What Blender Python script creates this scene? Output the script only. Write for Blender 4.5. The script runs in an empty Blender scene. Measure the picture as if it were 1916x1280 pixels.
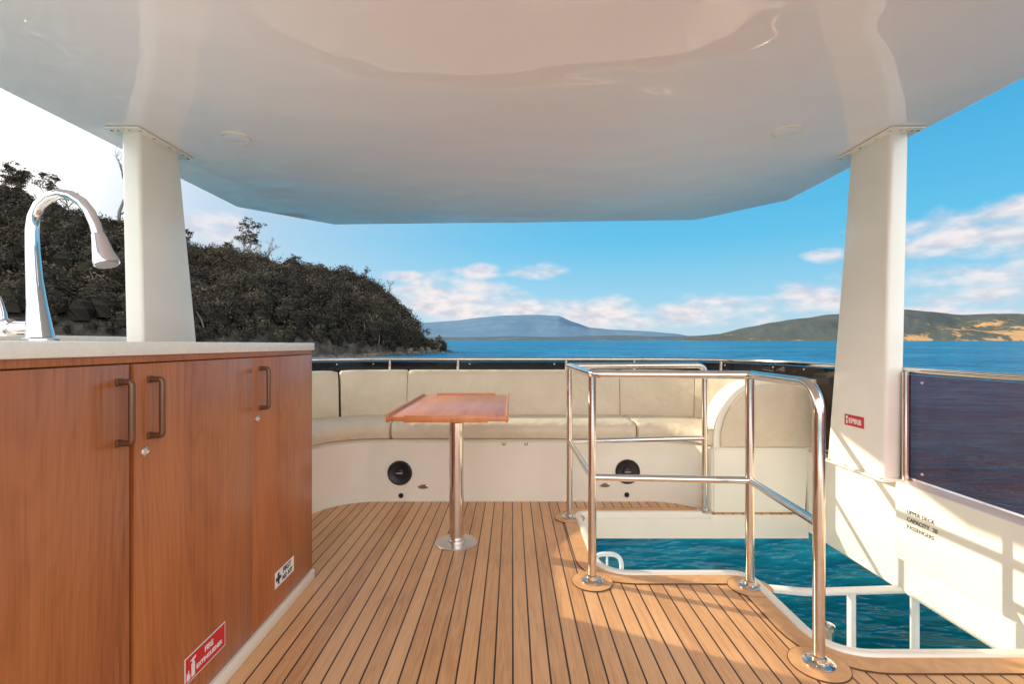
import bpy, bmesh, math, random
from mathutils import Vector, Matrix, noise as mnoise
random.seed(7)
sc = bpy.context.scene
COL = sc.collection
WL = {}   # world location of created objects

# ------------------------------------------------------------------ materials
def newmat(name):
    m = bpy.data.materials.new(name); m.use_nodes = True
    nt = m.node_tree
    return m, nt, nt.nodes['Principled BSDF']
def coords(nt, scale=(1,1,1)):
    tc = nt.nodes.new('ShaderNodeTexCoord'); mp = nt.nodes.new('ShaderNodeMapping')
    mp.inputs['Scale'].default_value = scale
    nt.links.new(tc.outputs['Object'], mp.inputs['Vector'])
    return mp.outputs['Vector']
def noise(nt, vec, scale, detail=4, rough=0.55, dist=0):
    n = nt.nodes.new('ShaderNodeTexNoise')
    n.inputs['Scale'].default_value = scale; n.inputs['Detail'].default_value = detail
    n.inputs['Roughness'].default_value = rough; n.inputs['Distortion'].default_value = dist
    if vec is not None: nt.links.new(vec, n.inputs['Vector'])
    return n.outputs['Fac']
def ramp(nt, fac, stops):
    r = nt.nodes.new('ShaderNodeValToRGB'); e = r.color_ramp.elements
    while len(e) < len(stops): e.new(0.5)
    for i, (p, c) in enumerate(stops):
        e[i].position = p; e[i].color = (c[0], c[1], c[2], 1)
    nt.links.new(fac, r.inputs['Fac']); return r.outputs['Color']
def math_(nt, op, a, b=None, c=None, clamp=False):
    n = nt.nodes.new('ShaderNodeMath'); n.operation = op; n.use_clamp = clamp
    for i, v in enumerate((a, b, c)):
        if v is None: continue
        if isinstance(v, (int, float)): n.inputs[i].default_value = v
        else: nt.links.new(v, n.inputs[i])
    return n.outputs[0]
def mix(nt, fac, a, b, blend='MIX'):
    n = nt.nodes.new('ShaderNodeMix'); n.data_type = 'RGBA'; n.blend_type = blend
    for i, v in ((0, fac), (6, a), (7, b)):
        if isinstance(v, (int, float)): n.inputs[i].default_value = v
        elif isinstance(v, tuple): n.inputs[i].default_value = (v[0], v[1], v[2], 1)
        else: nt.links.new(v, n.inputs[i])
    return n.outputs[2]
def bumpn(nt, h, strength=0.2, dist=0.01):
    b = nt.nodes.new('ShaderNodeBump'); b.inputs['Strength'].default_value = strength
    b.inputs['Distance'].default_value = dist
    nt.links.new(h, b.inputs['Height']); return b.outputs['Normal']
def bump(nt, bs, h, strength=0.2, dist=0.01):
    nt.links.new(bumpn(nt, h, strength, dist), bs.inputs['Normal'])
def simple(name, col, rough=0.4, metal=0.0, var=0.12, nscale=6, bs_=0.05, bscale=30, bdist=0.005, coat=0.0, stretch=(1,1,1)):
    m, nt, p = newmat(name)
    v = coords(nt, stretch)
    f = noise(nt, v, nscale, 5)
    c = ramp(nt, f, [(0.3, tuple(x*(1-var) for x in col)), (0.7, tuple(min(1, x*(1+var*0.6)) for x in col))])
    nt.links.new(c, p.inputs['Base Color'])
    p.inputs['Roughness'].default_value = rough; p.inputs['Metallic'].default_value = metal
    p.inputs['Coat Weight'].default_value = coat; p.inputs['Coat Roughness'].default_value = 0.08
    if bs_ > 0: bump(nt, p, noise(nt, v, bscale, 3), bs_, bdist)
    return m

GEL = simple('white_gelcoat', (0.87, 0.81, 0.69), 0.28, var=0.05, nscale=3, bs_=0.04, bscale=9, bdist=0.01, coat=0.5)
WHITE = simple('white_deck_paint', (0.90, 0.87, 0.87), 0.4, var=0.05, nscale=3, bs_=0.0)
def ceilmat():
    m, nt, p = newmat('ceiling_gelcoat')
    v = coords(nt, (1, 1.6, 1)); f = noise(nt, v, 1.1, 5)
    nt.links.new(ramp(nt, f, [(0.3, (0.96, 0.90, 0.95)), (0.7, (0.98, 0.94, 0.98))]), p.inputs['Base Color'])
    p.inputs['Roughness'].default_value = 0.4; p.inputs['Specular IOR Level'].default_value = 0.2
    p.inputs['Coat Weight'].default_value = 1.0; p.inputs['Coat Roughness'].default_value = 0.008; p.inputs['Coat IOR'].default_value = 1.48
    n1 = noise(nt, v, 0.8, 1, 0.3, 0.8); n2 = noise(nt, v, 2.6, 1, 0.3)
    h = math_(nt, 'ADD', n1, math_(nt, 'MULTIPLY', n2, 0.22))
    nn = bumpn(nt, h, 0.40, 0.07); nt.links.new(nn, p.inputs['Coat Normal']); 
    return m
CEIL = ceilmat()
PILL = simple('pillar_paint', (0.87, 0.81, 0.72), 0.3, var=0.05, nscale=3, bs_=0.04, bscale=10, coat=0.6)
VINYL = simple('beige_vinyl', (0.72, 0.60, 0.44), 0.5, var=0.08, nscale=5, bs_=0.7, bscale=6, bdist=0.035)
STEEL = simple('stainless_steel', (0.74, 0.68, 0.62), 0.13, metal=1, var=0.08, nscale=20, bs_=0.02)
PLATE = simple('brushed_steel_plate', (0.72, 0.66, 0.60), 0.32, metal=1, var=0.08, nscale=20, bs_=0.02)
CHROME = simple('chrome', (0.70, 0.71, 0.75), 0.04, metal=1, var=0.02, bs_=0.0)
BRONZE = simple('bronze_handle', (0.18, 0.09, 0.055), 0.35, metal=0.6, var=0.1, bs_=0.0)
BLACK = simple('black_plastic', (0.012, 0.012, 0.014), 0.4, var=0.2, bs_=0.05)
CAULK = simple('black_caulking', (0.10, 0.05, 0.026), 0.6, bs_=0.0)
STONE = simple('white_countertop', (0.82, 0.76, 0.68), 0.25, var=0.06, nscale=60, bs_=0.0)
WPAINT = simple('white_tube_paint', (0.82, 0.80, 0.76), 0.3, var=0.05, bs_=0.0)
SIGNW = simple('sign_white', (0.8, 0.8, 0.76), 0.4, var=0.04, bs_=0.0)
SIGNR = simple('sign_red', (0.60, 0.02, 0.03), 0.4, var=0.06, bs_=0.0)
SIGNK = simple('sign_black', (0.02, 0.02, 0.02), 0.5, bs_=0.0)
VENTBROWN = simple('brown_vent', (0.25, 0.12, 0.08), 0.4, bs_=0.0)  # the vent grilles' own brown

def cherry(name, c1, c2, c3):
    m, nt, p = newmat(name)
    tc = nt.nodes.new('ShaderNodeTexCoord'); sx = nt.nodes.new('ShaderNodeSeparateXYZ'); nt.links.new(tc.outputs['Object'], sx.inputs[0])
    y = math_(nt, 'SUBTRACT', sx.outputs['Y'], 0.04); z = sx.outputs['Z']
    wob = noise(nt, coords(nt, (1, 3.0, 0.9)), 2.0, 3, 0.5, 0.3)
    arcs = math_(nt, 'SUBTRACT', math_(nt, 'MULTIPLY', math_(nt, 'MULTIPLY', y, y), 75.0), math_(nt, 'MULTIPLY', z, 2.2))
    arcs = math_(nt, 'ADD', arcs, math_(nt, 'MULTIPLY', wob, 3.5))
    ring = math_(nt, 'SINE', math_(nt, 'MULTIPLY', arcs, 11.0))
    ring = math_(nt, 'POWER', math_(nt, 'MULTIPLY', math_(nt, 'ADD', ring, 1.0), 0.5), 2.2)
    fine = noise(nt, coords(nt, (40, 55, 1.2)), 3.0, 5, 0.65, 0.1)
    big = noise(nt, coords(nt, (2, 4, 0.6)), 2.0, 2, 0.5, 0.3)
    f = math_(nt, 'ADD', math_(nt, 'MULTIPLY', fine, 0.46), math_(nt, 'MULTIPLY', big, 0.34))
    f = math_(nt, 'SUBTRACT', f, math_(nt, 'MULTIPLY', ring, 0.05)); f = math_(nt, 'ADD', f, 0.125)
    c = ramp(nt, f, [(0.36, c1), (0.50, c2), (0.64, c3)])
    nt.links.new(c, p.inputs['Base Color']); p.inputs['Roughness'].default_value = 0.36
    p.inputs['Coat Weight'].default_value = 0.25; p.inputs['Coat Roughness'].default_value = 0.2
    bump(nt, p, fine, 0.05, 0.002)
    return m
CHERRY = cherry('cherry_wood', (0.25, 0.066, 0.019), (0.39, 0.117, 0.034), (0.47, 0.155, 0.049))
def wood(name, c1, c2, c3, stretch, rough=0.3, coat=0.3):
    m, nt, p = newmat(name)
    v = coords(nt, stretch)
    g = noise(nt, v, 3.0, 6, 0.6, 0.8)
    c = ramp(nt, g, [(0.36, c1), (0.50, c2), (0.66, c3)])
    nt.links.new(c, p.inputs['Base Color']); p.inputs['Roughness'].default_value = rough
    p.inputs['Coat Weight'].default_value = coat; p.inputs['Coat Roughness'].default_value = 0.15
    return m
TABLEW = wood('table_wood', (0.50, 0.165, 0.052), (0.58, 0.20, 0.065), (0.62, 0.23, 0.08), (6, 0.8, 1), 0.35, 0.25)

def teak(name, planks=True, pitch=0.0565):
    m, nt, p = newmat(name)
    tc = nt.nodes.new('ShaderNodeTexCoord'); sx = nt.nodes.new('ShaderNodeSeparateXYZ')
    nt.links.new(tc.outputs['Object'], sx.inputs[0])
    u = math_(nt, 'DIVIDE', sx.outputs['X'], pitch)
    idx = math_(nt, 'FLOOR', u); fr = math_(nt, 'FRACT', u)
    cb = nt.nodes.new('ShaderNodeCombineXYZ'); nt.links.new(idx, cb.inputs[0])
    wn = nt.nodes.new('ShaderNodeTexWhiteNoise'); nt.links.new(cb.outputs[0], wn.inputs['Vector'])
    v = coords(nt, (60, 4, 1) if planks else (14, 14, 1))
    g = noise(nt, v, 1.5, 7, 0.6, 0.6)
    blot = noise(nt, coords(nt), 2.2, 5, 0.6)
    f = math_(nt, 'ADD', math_(nt, 'MULTIPLY', g, 0.5), math_(nt, 'MULTIPLY', blot, 0.35))
    if planks: f = math_(nt, 'ADD', f, math_(nt, 'MULTIPLY', wn.outputs['Value'], 0.22))
    else: f = math_(nt, 'ADD', f, 0.11)
    if planks: st = [(0.32, (0.47, 0.225, 0.088)), (0.55, (0.71, 0.375, 0.165)), (0.78, (0.82, 0.49, 0.235))]
    else: st = [(0.32, (0.48, 0.225, 0.085)), (0.55, (0.70, 0.365, 0.155)), (0.78, (0.80, 0.47, 0.21))]
    c = ramp(nt, f, st)
    if planks:
        lo = math_(nt, 'LESS_THAN', fr, 0.10)
        c = mix(nt, lo, c, (0.030, 0.013, 0.007))
        h = math_(nt, 'SUBTRACT', math_(nt, 'MULTIPLY', g, 0.3), lo)
        bump(nt, p, h, 0.35, 0.002)
    else: bump(nt, p, g, 0.15, 0.002)
    nt.links.new(c, p.inputs['Base Color']); p.inputs['Roughness'].default_value = 0.38
    return m
TEAK = teak('teak_planking'); TEAKM = teak('teak_margin', False)

def tinted(name, tint, b1, b2, fac):
    m, nt, p = newmat(name)
    tr = nt.nodes.new('ShaderNodeBsdfTransparent'); tr.inputs['Color'].default_value = (*tint, 1)
    p.inputs['Roughness'].default_value = 0.06
    v = coords(nt); f = noise(nt, v, 2.5, 4)
    nt.links.new(ramp(nt, f, [(0.3, b1), (0.7, b2)]), p.inputs['Base Color'])
    bump(nt, p, noise(nt, v, 3, 2), 0.15, 0.03)
    mx = nt.nodes.new('ShaderNodeMixShader'); mx.inputs[0].default_value = fac
    nt.links.new(tr.outputs[0], mx.inputs[1]); nt.links.new(p.outputs[0], mx.inputs[2])
    nt.links.new(mx.outputs[0], nt.nodes['Material Output'].inputs['Surface'])
    return m
ACRYL = tinted('tinted_acrylic', (0.95, 0.60, 0.62), (0.17, 0.10, 0.13), (0.26, 0.155, 0.19), 0.15)
ACRYLD = tinted('dark_acrylic', (0.35, 0.28, 0.26), (0.022, 0.016, 0.014), (0.04, 0.028, 0.024), 0.5)

# ------------------------------------------------------------------ object helpers
def wl(o): return WL.get(o.name, Vector((0,0,0)))
def finish(name, verts, faces, m, parent=None, smooth=False, origin=None, mats=None):
    me = bpy.data.meshes.new(name)
    vs = [Vector(v) for v in verts]
    if origin is None:
        mn = Vector([min(v[i] for v in vs) for i in range(3)]); mx = Vector([max(v[i] for v in vs) for i in range(3)])
        origin = Vector(((mn.x+mx.x)/2, (mn.y+mx.y)/2, mn.z))
    origin = Vector(origin)
    me.from_pydata([v-origin for v in vs], [], faces); me.update()
    bm = bmesh.new(); bm.from_mesh(me); bmesh.ops.recalc_face_normals(bm, faces=bm.faces); bm.to_mesh(me); bm.free()
    if smooth:
        me.polygons.foreach_set('use_smooth', [True]*len(me.polygons))
        try: me.set_sharp_from_angle(angle=math.radians(42))
        except Exception: pass
    me.materials.append(m)
    o = bpy.data.objects.new(name, me); COL.objects.link(o)
    WL[o.name] = origin
    if parent is not None:
        o.parent = parent; o.location = origin - wl(parent)
    else: o.location = origin
    return o
def empty(name, loc, label, cat, group=None):
    e = bpy.data.objects.new(name, None); COL.objects.link(e); e.location = loc; e.empty_display_size = 0.1
    WL[e.name] = Vector(loc); e['label'] = label; e['category'] = cat
    if group: e['group'] = group
    return e
def box_geo(x0,x1,y0,y1,z0,z1,bev=0.0,seg=2):
    bm = bmesh.new(); bmesh.ops.create_cube(bm, size=1)
    for v in bm.verts:
        v.co = Vector(((x0+x1)/2+v.co.x*(x1-x0), (y0+y1)/2+v.co.y*(y1-y0), (z0+z1)/2+v.co.z*(z1-z0)))
    if bev: bmesh.ops.bevel(bm, geom=bm.edges[:], offset=bev, segments=seg, affect='EDGES', profile=0.5)
    return grab(bm)
def grab(bm):
    bm.verts.ensure_lookup_table(); bm.verts.index_update()
    vs = [v.co.copy() for v in bm.verts]; fs = [[v.index for v in f.verts] for f in bm.faces]
    bm.free(); return vs, fs
def join(*gs):
    V, F = [], []
    for v, f in gs:
        o = len(V); V += list(v); F += [[i+o for i in q] for q in f]
    return V, F
def box(name, x0,x1,y0,y1,z0,z1,m,parent=None,bev=0.003):
    return finish(name, *box_geo(x0,x1,y0,y1,z0,z1,bev), m, parent, smooth=bev > 0)
def fillet(pts, r, closed=False, seg=8):
    out = []; n = len(pts)
    for i, p in enumerate(pts):
        p = Vector(p)
        if not closed and i in (0, n-1): out.append(p); continue
        a = Vector(pts[i-1]); b = Vector(pts[(i+1) % n])
        rr = r[i] if isinstance(r, (list, tuple)) else r
        if rr <= 0: out.append(p); continue
        d1 = (a-p); d2 = (b-p); l1, l2 = d1.length, d2.length; d1.normalize(); d2.normalize()
        ang = d1.angle(d2)
        if ang > 3.1: out.append(p); continue
        t = min(rr/math.tan(ang/2), l1*0.49, l2*0.49)
        s = p+d1*t; e = p+d2*t
        for k in range(seg+1):
            q = k/seg
            out.append((1-q)**2*s + 2*q*(1-q)*(p*0.92+(s+e)*0.04) + q*q*e)
    return out
def tube_geo(pts, r, seg=12, caps=True):
    pts = [Vector(p) for p in pts]; V, F = [], []
    n = len(pts); t0 = (pts[1]-pts[0]).normalized()
    up = Vector((0,0,1)) if abs(t0.z) < 0.9 else Vector((1,0,0))
    nrm = t0.cross(up).normalized(); prev = t0
    for i, p in enumerate(pts):
        if i == 0: t = t0
        elif i == n-1: t = (pts[-1]-pts[-2]).normalized()
        else: t = ((pts[i+1]-p).normalized()+(p-pts[i-1]).normalized()).normalized()
        q = prev.rotation_difference(t); nrm = (q @ nrm).normalized(); prev = t
        bn = t.cross(nrm)
        rr = r[i] if isinstance(r, (list, tuple)) else r
        for k in range(seg):
            a = 2*math.pi*k/seg
            V.append(p + (nrm*math.cos(a)+bn*math.sin(a))*rr)
    for i in range(n-1):
        for k in range(seg):
            a = i*seg+k; b = i*seg+(k+1) % seg
            F.append([a, b, b+seg, a+seg])
    if caps: F.append(list(range(seg))[::-1]); F.append([(n-1)*seg+k for k in range(seg)])
    return V, F
def tube(name, pts, r, m, parent=None, seg=14): return finish(name, *tube_geo(pts, r, seg), m, parent, smooth=True)
def lathe_geo(c, prof, seg=32):
    V, F = [], []; c = Vector(c); n = len(prof)
    for (r, z) in prof:
        for k in range(seg):
            a = 2*math.pi*k/seg; V.append(c+Vector((r*math.cos(a), r*math.sin(a), z)))
    for i in range(n-1):
        for k in range(seg):
            a = i*seg+k; b = i*seg+(k+1) % seg; F.append([a, b, b+seg, a+seg])
    F.append(list(range(seg))[::-1]); F.append([(n-1)*seg+k for k in range(seg)])
    return V, F
def disc_dir(c, d, prof, seg=28):
    V, F = lathe_geo((0,0,0), prof, seg); q = Vector((0,0,1)).rotation_difference(Vector(d).normalized())
    return [q @ v + Vector(c) for v in V], F
def sweep_geo(path, prof, closed=False, pinch=False):
    V, F = [], []; P = [Vector((p[0], p[1])) for p in path]; n = len(P); m = len(prof)
    cu = sum(p[0] for p in prof)/m; cz = sum(p[1] for p in prof)/m
    for i, p in enumerate(P):
        a = P[max(0, i-1)]; b = P[min(n-1, i+1)]
        t = (b-a).normalized(); nn = Vector((-t.y, t.x)); sc_ = 1.0
        if 0 < i < n-1:
            t1 = (p-a).normalized(); cosv = max(0.5, t.dot(t1)); sc_ = 1/cosv
        k = 1.0
        if pinch:
            e = min(i, n-1-i)
            if e == 0: k = 0.90
            elif e == 1: k = 0.985
        for (u, z) in prof:
            uu = cu+(u-cu)*k; zz = cz+(z-cz)*k
            q = p + nn*uu*sc_; V.append(Vector((q.x, q.y, zz)))
    for i in range(n-1):
        for k in range(m):
            a = i*m+k; b = i*m+(k+1) % m; F.append([a, b, b+m, a+m])
    F.append(list(range(m))[::-1]); F.append([(n-1)*m+k for k in range(m)])
    return V, F
def rrect(u0, u1, z0, z1, r, seg=4):
    out = []
    for cx, cz, a0 in ((u1-r, z1-r, 0), (u0+r, z1-r, 90), (u0+r, z0+r, 180), (u1-r, z0+r, 270)):
        for k in range(seg+1):
            a = math.radians(a0+90*k/seg); out.append((cx+r*math.cos(a), cz+r*math.sin(a)))
    return out
def prism_geo(pts, z0, z1, mapf=None):
    n = len(pts); f = mapf or (lambda a, b, c: Vector((a, b, c)))
    V = [f(p[0], p[1], z0) for p in pts]+[f(p[0], p[1], z1) for p in pts]
    F = [list(range(n))[::-1], [n+i for i in range(n)]]+[[i, (i+1) % n, n+(i+1) % n, n+i] for i in range(n)]
    return V, F
def text_geo(body, size, origin, right, up, ext=0.0006, align='LEFT', bold=0.0):
    cu = bpy.data.curves.new('t', 'FONT'); cu.body = body; cu.size = size; cu.align_x = align
    cu.extrude = ext; cu.offset = bold; cu.resolution_u = 3
    ob = bpy.data.objects.new('t', cu); COL.objects.link(ob)
    dg = bpy.context.evaluated_depsgraph_get(); me = bpy.data.meshes.new_from_object(ob.evaluated_get(dg))
    r = Vector(right); u = Vector(up); w = r.cross(u); o = Vector(origin)
    V = [o+r*v.co.x+u*v.co.y+w*v.co.z for v in me.vertices]; F = [list(p.vertices) for p in me.polygons]
    bpy.data.objects.remove(ob); bpy.data.meshes.remove(me); bpy.data.curves.remove(cu)
    return V, F
def resample(path, step=0.04):
    P = [Vector((p[0], p[1])) for p in path]; out = [P[0]]
    for a, b in zip(P, P[1:]):
        k = max(1, int((b-a).length/step)); out += [a+(b-a)*(j/k) for j in range(1, k+1)]
    return out
def cut(path, s0, s1, step=0.035):
    P = [Vector((p[0], p[1])) for p in path]; L = [0]
    for a, b in zip(P, P[1:]): L.append(L[-1]+(b-a).length)
    def at(s):
        s = min(max(s, 0), L[-1])
        for i in range(len(P)-1):
            if s <= L[i+1]+1e-9: return P[i]+(P[i+1]-P[i])*((s-L[i])/max(1e-9, L[i+1]-L[i]))
        return P[-1]
    n = max(3, int((s1-s0)/step)); return [at(s0)] + [at(s0+0.008)] + [at(s0+(s1-s0)*k/n) for k in range(1, n)] + [at(s1-0.008)]+[at(s1)]

# ------------------------------------------------------------------ DECK
def struct(o, label=None):
    o['kind'] = 'structure'
    if label: o['label'] = label
HX0, HX1, HY0, HY1, HYA = 0.395, 1.03, 1.555, 2.83, 2.10
hole = [(1.745, HY0), (HX1, HY0), (HX1, HYA), (HX0, HYA), (HX0, HY1), (1.745, HY1)]
holef = fillet([Vector(p) for p in hole], [0, .13, .09, .13, .05, 0])
outl = [(-1.745, -1.2), (1.745, -1.2)] + [tuple(p) for p in holef] + [(1.745, 3.0), (1.0, 3.72), (-1.0, 3.72), (-1.745, 3.0)]
under = finish('deck', *prism_geo(outl, -0.145, -0.006), GEL); struct(under, 'white moulded upper deck of a motor yacht')
teakd = finish('deck_planking', *prism_geo(outl, -0.006, 0.0), TEAK, under)
trimp = resample([tuple(p) for p in holef], 0.03)
trimp = [p for p in trimp if not (p.y > 2.80 and p.x > 1.18)]
finish('hatch_coaming', *sweep_geo(trimp, rrect(-0.006, 0.030, -0.03, 0.014, 0.010, 3)), GEL, under, smooth=True)
finish('margin_plank', *sweep_geo(trimp[:], [(0.030, -0.002), (0.030, 0.0042), (0.100, 0.0042), (0.100, -0.002)]), TEAKM, under)
finish('caulking', *sweep_geo(trimp[:], [(0.100, -0.002), (0.100, 0.0036), (0.1045, 0.0036), (0.1045, -0.002)]), CAULK, under)

# ------------------------------------------------------------------ BULWARK
def arc(cx, cy, r, a0, a1, n=14): return [(cx+r*math.cos(math.radians(a0+(a1-a0)*k/n)), cy+r*math.sin(math.radians(a0+(a1-a0)*k/n))) for k in range(n+1)]
bp = [(-1.74, -1.2)] + arc(-0.99, 2.95, 0.75, 180, 90) + arc(0.99, 2.95, 0.75, 90, 0) + [(1.74, -1.2)]
bp = resample(bp, 0.2)
bul = empty('bulwark', (0, 3.7, -0.1), 'white moulded bulwark around the upper deck with side boxes', 'bulwark')
finish('wall', *sweep_geo(bp, rrect(0, 0.15, -0.115, 0.375, 0.022, 3)), GEL, bul, smooth=True)
box('side_box', 1.708, 1.80, -1.2, 2.15, 0.047, 0.392, GEL, bul, 0.014)
box('side_box', -1.80, -1.708, -1.2, 2.15, 0.047, 0.392, GEL, bul, 0.014)
R = (0, -1, 0); U = (0, 0, 1)
g = join(text_geo('UPPER DECK', 0.024, (1.7072, 2.080, 0.268), R, U), text_geo('CAPACITY  20', 0.024, (1.7072, 2.080, 0.236), R, U), text_geo('PASSENGERS', 0.024, (1.7072, 2.080, 0.204), R, U))
t = finish('lettering', *g, SIGNK, bul)

# windscreen (tinted acrylic) + guard rail
ws = empty('tinted_windscreen', (0, 3.8, 0.37), 'low dark tinted acrylic windscreen with stainless posts around the deck', 'windscreen')
apr = [(0.055, 0.372), (0.055, 0.862), (0.061, 0.862), (0.061, 0.372)]
bpa = [p for p in bp if not (p.x > 1.6 and p.y < 2.30)] + [Vector((1.74, 2.172))]
bpb = [Vector((1.74, 2.168)), Vector((1.74, 1.5)), Vector((1.74, 0.9)), Vector((1.74, 0.0)), Vector((1.74, -1.2))]
finish('acrylic_panel', *sweep_geo(bpa, apr), ACRYLD, ws)
finish('acrylic_panel', *sweep_geo(bpb, apr), ACRYL, ws)
def offp(path, u):
    P = [Vector((p[0], p[1])) for p in path]; o = []
    for i, p in enumerate(P):
        t = (P[min(i+1, len(P)-1)]-P[max(i-1, 0)]).normalized(); o.append(p+Vector((-t.y, t.x))*u)
    return o
rp = offp(bp, 0.058)
tube('top_rail', [(p.x, p.y, 0.882) for p in rp], 0.017, STEEL, ws, 12)
tube('lower_rail', [(p.x, p.y, 0.392) for p in rp], 0.010, STEEL, ws, 8)
posts = [(1.775, 2.17), (-1.775, 2.17), (1.775, 0.9), (-1.775, 0.9)] + [(x, 3.735) for x in (-0.95, -0.42, 0.42, 0.95)] + [(-1.5, 3.45), (1.5, 3.45)]
for (x, y) in posts:
    finish('post', *join(tube_geo([(x, y, 0.37), (x, y, 0.875)], 0.014, 12), lathe_geo((x, y, 0.372), [(0.028, 0), (0.028, 0.006), (0.016, 0.012)], 20)), STEEL, ws, smooth=True)
for k in range(13):
    i = int(len(rp)*(0.22+0.56*k/13)); p = rp[i]; t_ = (rp[i+1]-rp[i-1]).normalized(); inn = Vector((t_.y, -t_.x, 0))
    finish('stud', *disc_dir((p.x+inn.x*0.006, p.y+inn.y*0.006, 0.845), inn, [(0.006, 0), (0.006, 0.003), (0.004, 0.005)], 10), PLATE, ws)
for yy, zz in ((2.10, 0.83), (2.10, 0.43)):
    finish('stud', *disc_dir((1.793, yy, zz), (-1, 0, 0), [(0.006, 0), (0.006, 0.004), (0.004, 0.006)], 12), PLATE, ws)

# ------------------------------------------------------------------ HARDTOP
ht = empty('hardtop', (0, 1.5, 1.96), 'glossy white fibreglass hardtop roof over the deck', 'roof')
hpnt = [(-1.93, 0.0), (1.86, 0.0), (1.85, 3.21), (1.43, 3.73), (0.0, 3.80), (-1.43, 3.87), (-1.93, 3.37)]
def hardtop_geo():
    bm = bmesh.new(); vs = [bm.verts.new((x, y, 1.96)) for x, y in hpnt]; f = bm.faces.new(vs)
    r = bmesh.ops.extrude_face_region(bm, geom=[f]); 
    for e in r['geom']:
        if isinstance(e, bmesh.types.BMVert): e.co.z += 0.11
    ed = [e for e in bm.edges if all(abs(v.co.z-1.96) < 1e-4 for v in e.verts)]
    bmesh.ops.bevel(bm, geom=ed, offset=0.018, segments=4, affect='EDGES', profile=0.5)
    return grab(bm)
finish('roof_panel', *hardtop_geo(), CEIL, ht, smooth=True)
for x, y in ((-1.276, 2.23), (1.237, 2.165)):
    dl = finish('downlight', *lathe_geo((x, y, 1.9535), [(0.056, 0.0015), (0.058, 0.0), (0.061, 0.0), (0.063, 0.003), (0.063, 0.0063)], 40), GEL, ht, smooth=True)
    finish('lens', *lathe_geo((x, y, 1.9545), [(0.050, 0.0), (0.0550, 0.001), (0.0550, 0.004)], 40), CEIL, dl, smooth=True)

# ------------------------------------------------------------------ PILLARS
def pillar(sgn, label):
    e = empty('pillar', (sgn*1.74, 2.38, 0.375), label, 'pillar', 'roof pillars')
    X0, X1 = (1.70, 1.785) if sgn > 0 else (1.672, 1.757)
    ex = 0 if sgn > 0 else 0.03
    V, F = [], []
    rc = 0.016
    rings = []
    for zz, ya, yb in ((0.376, 2.20, 2.60), (0.95, 2.185, 2.535+ex), (1.5, 2.17, 2.47+ex*0.5), (1.958, 2.16, 2.42)):
        ring = []
        for cx, cy, a0 in ((X1-rc, yb-rc, 0), (X0+rc, yb-rc, 90), (X0+rc, ya+rc, 180), (X1-rc, ya+rc, 270)):
            for k in range(5):
                a = math.radians(a0+90*k/4); ring.append((sgn*(cx+rc*math.cos(a)), cy+rc*math.sin(a), zz))
        rings.append(ring)
    m = 20
    for r_ in rings: V += r_
    for i in range(3):
        for k in range(m):
            a = i*m+k; b = i*m+(k+1) % m; F.append([a, b, b+m, a+m])
    F.append(list(range(m))); F.append([3*m+k for k in range(m)])
    finish('column', V, F, PILL, e, smooth=True)
    xa, xb = sorted((sgn*(X0-.034), sgn*(X1+.034)))
    finish('mounting_plate', *box_geo(xa, xb, 2.11, 2.475, 1.950, 1.9585, 0.003), PILL, e, smooth=True)
    finish('mounting_plate', *box_geo(*sorted((sgn*1.668, sgn*1.81)), 2.165, 2.65, 0.3765, 0.386, 0.004), PILL, e, smooth=True)
    gs = []
    for yy in (2.14, 2.22, 2.32, 2.41, 2.455): gs.append(disc_dir((sgn*(X0-.020), yy, 1.950), (0, 0, -1), [(0.007, 0), (0.007, 0.003), (0.004, 0.005)], 12))
    for xx in (X0+.02, X0+.07, X0+.10): gs.append(disc_dir((sgn*xx, 2.130, 1.950), (0, 0, -1), [(0.007, 0), (0.007, 0.003), (0.004, 0.005)], 12))
    for yy in (2.19, 2.3, 2.42, 2.54, 2.62): gs.append(disc_dir((sgn*1.682, yy, 0.386), (0, 0, 1), [(0.007, 0), (0.007, 0.003), (0.004, 0.005)], 12))
    for g_ in gs: finish('bolt', *g_, STEEL, e, smooth=True)
    return e
pl = pillar(-1, 'beige painted roof pillar bolted to the ceiling beside the galley counter')
pr = pillar(1, 'beige painted roof pillar with a small red sticker on the bulwark')
s = box('sign', 1.6975, 1.6992, 2.322, 2.455, 0.59, 0.645, SIGNR, pr, 0)
finish('lettering', *join(text_geo('EPIRB', 0.036, (1.697, 2.425, 0.604), R, U, bold=0.0008), disc_dir((1.6975, 2.438, 0.630), (-1, 0, 0), [(0.008, 0), (0.008, 0.0005)], 12), box_geo(1.6965, 1.6974, 2.433, 2.443, 0.598, 0.618)), SIGNW, s)

# ------------------------------------------------------------------ BENCH
F = [(-1.21, 2.08)] + arc(-0.85, 2.70, 0.36, 180, 90, 12) + arc(0.87, 2.73, 0.33, 90, 20, 12)
Ltot = sum((Vector(a)-Vector(b)).length for a, b in zip(F, F[1:]))
bench = empty('bench_seat', (0, 3.3, 0), 'U-shaped white bench with beige vinyl cushions along the stern', 'bench')
finish('bench_base', *sweep_geo(cut(F, 0, Ltot), [(0, 0.0005), (0, 0.375), (0.015, 0.39), (0.56, 0.39), (0.56, 0.0005)]), GEL, bench, smooth=True)
finish('base_bead', *sweep_geo(cut(F, 0, Ltot), [(-0.012, 0.0005), (-0.012, 0.004), (-0.001, 0.009), (-0.001, 0.0005)]), GEL, bench)
s1 = 0.62+0.565
def seatcushion(a, b): finish('seat_cushion', *sweep_geo(cut(F, a+0.003, b-0.003), [(-0.02, 0.405), (-0.028, 0.43), (-0.026, 0.465), (-0.01, 0.488), (0.03, 0.500), (0.2, 0.503), (0.40, 0.492), (0.43, 0.48), (0.43, 0.395), (0, 0.395)], pinch=True), VINYL, bench, smooth=True)
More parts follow.
